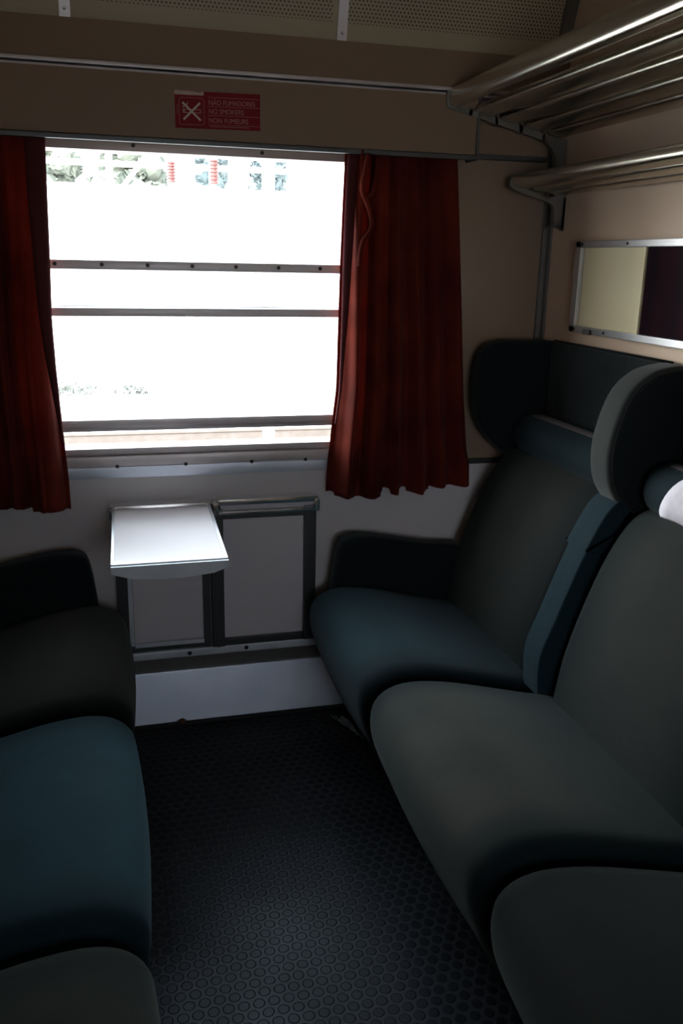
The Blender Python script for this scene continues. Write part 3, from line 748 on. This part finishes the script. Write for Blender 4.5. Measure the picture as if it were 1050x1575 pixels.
# ------------------------------------------------------------------ outside the window
GZ = -1.15
bm = B(); box(bm, -60, 80, 4, 120, GZ-.2, GZ); struct('ground', bm, 'ballast')
def rail(y, label, m='rail'):
    bm = B(); prof = [(y-.07, GZ+.10), (y+.07, GZ+.10), (y+.012, GZ+.14), (y+.012, GZ+.22), (y+.036, GZ+.24), (y+.036, GZ+.27), (y-.036, GZ+.27), (y-.036, GZ+.24), (y-.012, GZ+.22), (y-.012, GZ+.14)]
    extrude_x(bm, prof, -12, 16); tag(obj('track_rail', bm, m), label, 'rail', 'rails of the track outside')
rail(11.9, 'near brown rail of the track outside the window'); rail(13.57, 'far pale rail of the track outside the window', 'rail_pale')
sl = None
for i in range(13):
    if sl is None:
        bm = B(); hexa(bm, [(-.13, -1.2, 0), (.13, -1.2, 0), (.13, 1.2, 0), (-.13, 1.2, 0), (-.09, -1.2, .10), (.09, -1.2, .10), (.09, 1.2, .10), (-.09, 1.2, .10)])
        o = sl = obj('track_sleeper', bm, 'sleeper', loc=(0, 0, 0)); tag(o, 'concrete sleeper under the rails outside the window', 'sleeper', 'sleepers of the track outside')
    else: o = sl.copy(); C.objects.link(o)
    o.location = (-2.2+.6*i, 12.74, GZ)
# overhead-line mast with two insulators
K = 15/9
def far(x, z): return x*K, 1.375+(z-1.375)*K
mast = thing('catenary_mast', (.86*K, 15, GZ), 'white overhead-line mast with crossarm outside the middle of the window', 'mast')
def fbox(bm, x0, x1, y0, y1, z0, z1):
    (a, c), (b, d) = far(x0, z0), far(x1, z1); box(bm, a, b, 15+(y0-9)*K, 15+(y1-9)*K, max(c, GZ), d)
bm = B(); fbox(bm, .800, .815, 8.93, 9.07, -.5, 2.8); fbox(bm, .905, .920, 8.93, 9.07, -.5, 2.8); fbox(bm, .815, .905, 8.995, 9.005, -.5, 2.8); obj('post', bm, 'white_paint', mast)
bm = B(); fbox(bm, .665, 1.145, 8.86, 8.925, 1.985, 2.03); obj('crossarm', bm, 'pale_steel', mast)
bm = B(); fbox(bm, .815, .935, 8.84, 8.925, 1.90, 1.965); obj('bracket_box', bm, 'grey_paint', mast)
bm = B(); fbox(bm, .79, .93, 8.90, 9.08, .06, .09); obj('collar', bm, 'white_paint', mast)
for x, zt_, lab in ((.695, 2.235, 'red-brown ribbed insulator on the left end of the mast crossarm'), (1.095, 2.275, 'red-brown ribbed insulator on the right end of the mast crossarm')):
    xx, zb = far(x, 2.03); yy = 15-.11*K; ztp = far(x, zt_)[1]
    ins = thing('insulator', (xx, yy, zb), lab, 'insulator', 'insulators on the mast')
    bm = B(); z0 = zb+.03; nn = 7; h = (ztp-z0)/nn; prof = []
    for k in range(nn):
        prof += [(z0+h*k, .030*K), (z0+h*(k+.25), .048*K), (z0+h*(k+.5), .048*K), (z0+h*(k+.75), .030*K)]
    prof.append((z0+h*nn, .030*K))
    tube(bm, [(xx, yy, z) for z, r in prof], [r for z, r in prof], 14); obj('ribbed_body', bm, 'ceramic', ins, smooth=True)
    bm = B(); tube(bm, [(xx, yy, zb), (xx, yy, zb+.04)], .035, 10); obj('pin', bm, 'grey_paint', ins, smooth=True)
    bm = B(); tube(bm, [(xx, yy, ztp-.01), (xx, yy, ztp+.05), (xx, yy, 3.75)], [.036, .014, .010], 8); obj('wire', bm, 'grey_paint', ins, smooth=True)
# near post right of the mast
bm = B(); box(bm, 1.60, 1.69, 8.95, 9.05, GZ, 6, bev=.01); box(bm, 1.580, 1.60, 8.94, 9.06, GZ, 6, 1); box(bm, 1.56, 1.73, 8.9, 9.1, GZ, GZ+.06)
tag(obj('steel_post', bm, ['white_paint', 'pale_steel']), 'plain white steel post outside, right of the mast', 'post')
# white truss gantry before the trees
gan = thing('truss_gantry', (1.2, 16.5, GZ), 'white steel truss in front of the trees at the top of the window', 'gantry')
def e(x, y, z0, z1, w): bm_ = bm; box(bm_, x-w/2, x+w/2, y-.045, y+.045, z0, z1)
bm = B(); box(bm, -1.6, 3.3, 16.44, 16.56, 2.84, 2.93); obj('beam', bm, 'white_paint', gan)
bm = B(); e(.25, 16.5, GZ, 6, .11); obj('upright', bm, 'white_paint', gan)
bm = B(); tube(bm, [(.36, 16.5, 2.40), (.80, 16.5, 2.93)], .045, 6); obj('brace', bm, 'white_paint', gan)
bm = B(); e(2.46, 16.5, GZ, 6, .34); obj('wide_upright', bm, 'white_paint', gan)
bm = B(); e(1.96, 16.5, 2.5, 6, .03); obj('upright', bm, 'white_paint', gan)
# white wall beyond the tracks
bm = B(); box(bm, -14, 26, 18, 18.3, GZ, 2.60); box(bm, -14, 26, 17.97, 18.33, 2.60, 2.66); tag(obj('boundary_wall', bm, 'white_paint'), 'long white wall beyond the tracks, below the trees', 'wall')
# trees behind the wall
def tree(x, y, r, h, m, label):
    t = thing('tree', (x, y, GZ), label, 'tree', 'trees beyond the white wall')
    bm = B(); tube(bm, [(x, y, GZ), (x+.05, y, GZ+h*.5), (x-.05, y, GZ+h*.9)], [.14, .10, .04], 8)
    for k in range(5):
        a = random.random()*6.28; zz = GZ+h*(.4+.1*k); tube(bm, [(x, y, zz), (x+math.cos(a)*r*.5, y+math.sin(a)*r*.5, zz+r*.4)], [.05, .02], 6)
    obj('trunk', bm, 'bark', t, smooth=True)
    bm = B(); cl = [(Vector((random.uniform(-.6, .6)*r, random.uniform(-.5, .5)*r, random.uniform(-1.3, 1)*r)), random.uniform(.28, .38)*r) for _ in range(34)]
    for c, cr in cl: bmesh.ops.create_icosphere(bm, subdivisions=2, radius=cr*.95, matrix=Matrix.Translation(Vector((x, y, GZ+h))+c))
    for v in bm.verts: v.co += Vector((random.gauss(0, 1), random.gauss(0, 1), random.gauss(0, 1)))*.03
    for k in range(2600):
        c, cr = random.choice(cl); d = Vector((random.gauss(0, 1), random.gauss(0, 1), random.gauss(0, 1))).normalized()*cr*random.uniform(.6, 1.05)
        p = Vector((x, y, GZ+h))+c+d; s = random.uniform(.07, .13)
        u = Vector((random.gauss(0, 1), random.gauss(0, 1), random.gauss(0, 1))).normalized(); w = u.orthogonal().normalized()
        bm.faces.new([bm.verts.new(p+u*s), bm.verts.new(p+w*s*.5), bm.verts.new(p-u*s), bm.verts.new(p-w*s*.5)])
    obj('crown', bm, m, t)
random.seed(21)
for a in ((-1.05, 20.5, .85, 4.3, 'leaf2', 'pale tree beyond the white wall at the left edge of the window'),
          (.75, 20.5, .90, 4.4, 'leaf2', 'yellow-green tree beyond the white wall behind the truss upright'),
          (2.42, 20.5, .70, 4.6, 'leaf', 'blue-green tree beyond the white wall behind the left insulator'),
          (3.70, 20.5, .55, 4.6, 'leaf', 'blue-green tree beyond the white wall, right of the right insulator')): tree(*a)
def bush(x, y, r, label):
    bm = B()
    for k in range(350):
        d = Vector((random.gauss(0, 1), random.gauss(0, 1), abs(random.gauss(0, 1)))).normalized()*r*random.uniform(.4, 1); d.z *= .7; d.x *= 1.6
        p = Vector((x, y, GZ))+d; s = random.uniform(.03, .07)
        u = Vector((random.gauss(0, 1), random.gauss(0, 1), random.gauss(0, 1))).normalized(); w = u.orthogonal().normalized()
        bm.faces.new([bm.verts.new(p+u*s), bm.verts.new(p+w*s*.5), bm.verts.new(p-u*s), bm.verts.new(p-w*s*.5)])
    tag(obj('bush', bm, 'bushleaf'), label, 'bush', 'low bushes before the white wall')
bush(-.6, 17.3, .35, 'low pale bush before the white wall, left end'); bush(.5, 17.3, .25, 'low pale bush before the white wall, near the truss upright')

# ------------------------------------------------------------------ light
w = bpy.data.worlds.new('overcast'); bpy.context.scene.world = w; w.use_nodes = True
nt = w.node_tree; bg = nt.nodes['Background']
tc = N(nt, 'ShaderNodeTexCoord'); sx = N(nt, 'ShaderNodeSeparateXYZ'); nt.links.new(tc.outputs['Generated'], sx.inputs[0])
cr = N(nt, 'ShaderNodeValToRGB'); cr.color_ramp.elements[0].position = 0.0; cr.color_ramp.elements[0].color = (1.0, .97, .93, 1)
cr.color_ramp.elements[1].position = .6; cr.color_ramp.elements[1].color = (.80, .90, 1.0, 1)
nt.links.new(sx.outputs['Z'], cr.inputs['Fac']); nt.links.new(cr.outputs['Color'], bg.inputs['Color'])
nt.links.new(maprange(nt, sx.outputs['X'], .3, -.8, 7.2, 25.0), bg.inputs['Strength'])   # hazy sky, brighter towards the sun's side
pl = bpy.data.lights.new('window_portal', 'AREA'); pl.shape = 'RECTANGLE'; pl.size = 1.0; pl.size_y = .86
po = bpy.data.objects.new('window_portal', pl); C.objects.link(po); po.location = (.26, 2.575, 1.23); po.rotation_euler = (math.radians(-90), 0, 0)
pl.cycles.is_portal = True

# ------------------------------------------------------------------ camera
cam = bpy.data.cameras.new('camera'); co = bpy.data.objects.new('camera', cam); C.objects.link(co)
r_ = Vector((0.9663126, -0.25654611, 0.02059242)); d_ = Vector((-0.05152582, -0.27122668, -0.96113536)); f_ = Vector((0.25216075, 0.92769617, -0.27530851))
mw = Matrix((r_, -d_, -f_)).transposed().to_4x4(); mw.translation = (0, 0, 1.375)
co.matrix_world = mw
cam.sensor_fit = 'HORIZONTAL'; cam.sensor_width = 36; cam.lens = 36*1350.1/1050; cam.clip_start = .05; cam.clip_end = 500
sc = bpy.context.scene; sc.camera = co
sc.view_settings.view_transform = 'Standard'; sc.view_settings.look = 'None'; sc.view_settings.exposure = 0; sc.view_settings.gamma = 1
sc.cycles.max_bounces = 10; sc.cycles.diffuse_bounces = 6; sc.cycles.glossy_bounces = 4; sc.cycles.transparent_max_bounces = 12
sc.cycles.caustics_reflective = False; sc.cycles.caustics_refractive = False; sc.cycles.sample_clamp_indirect = 6
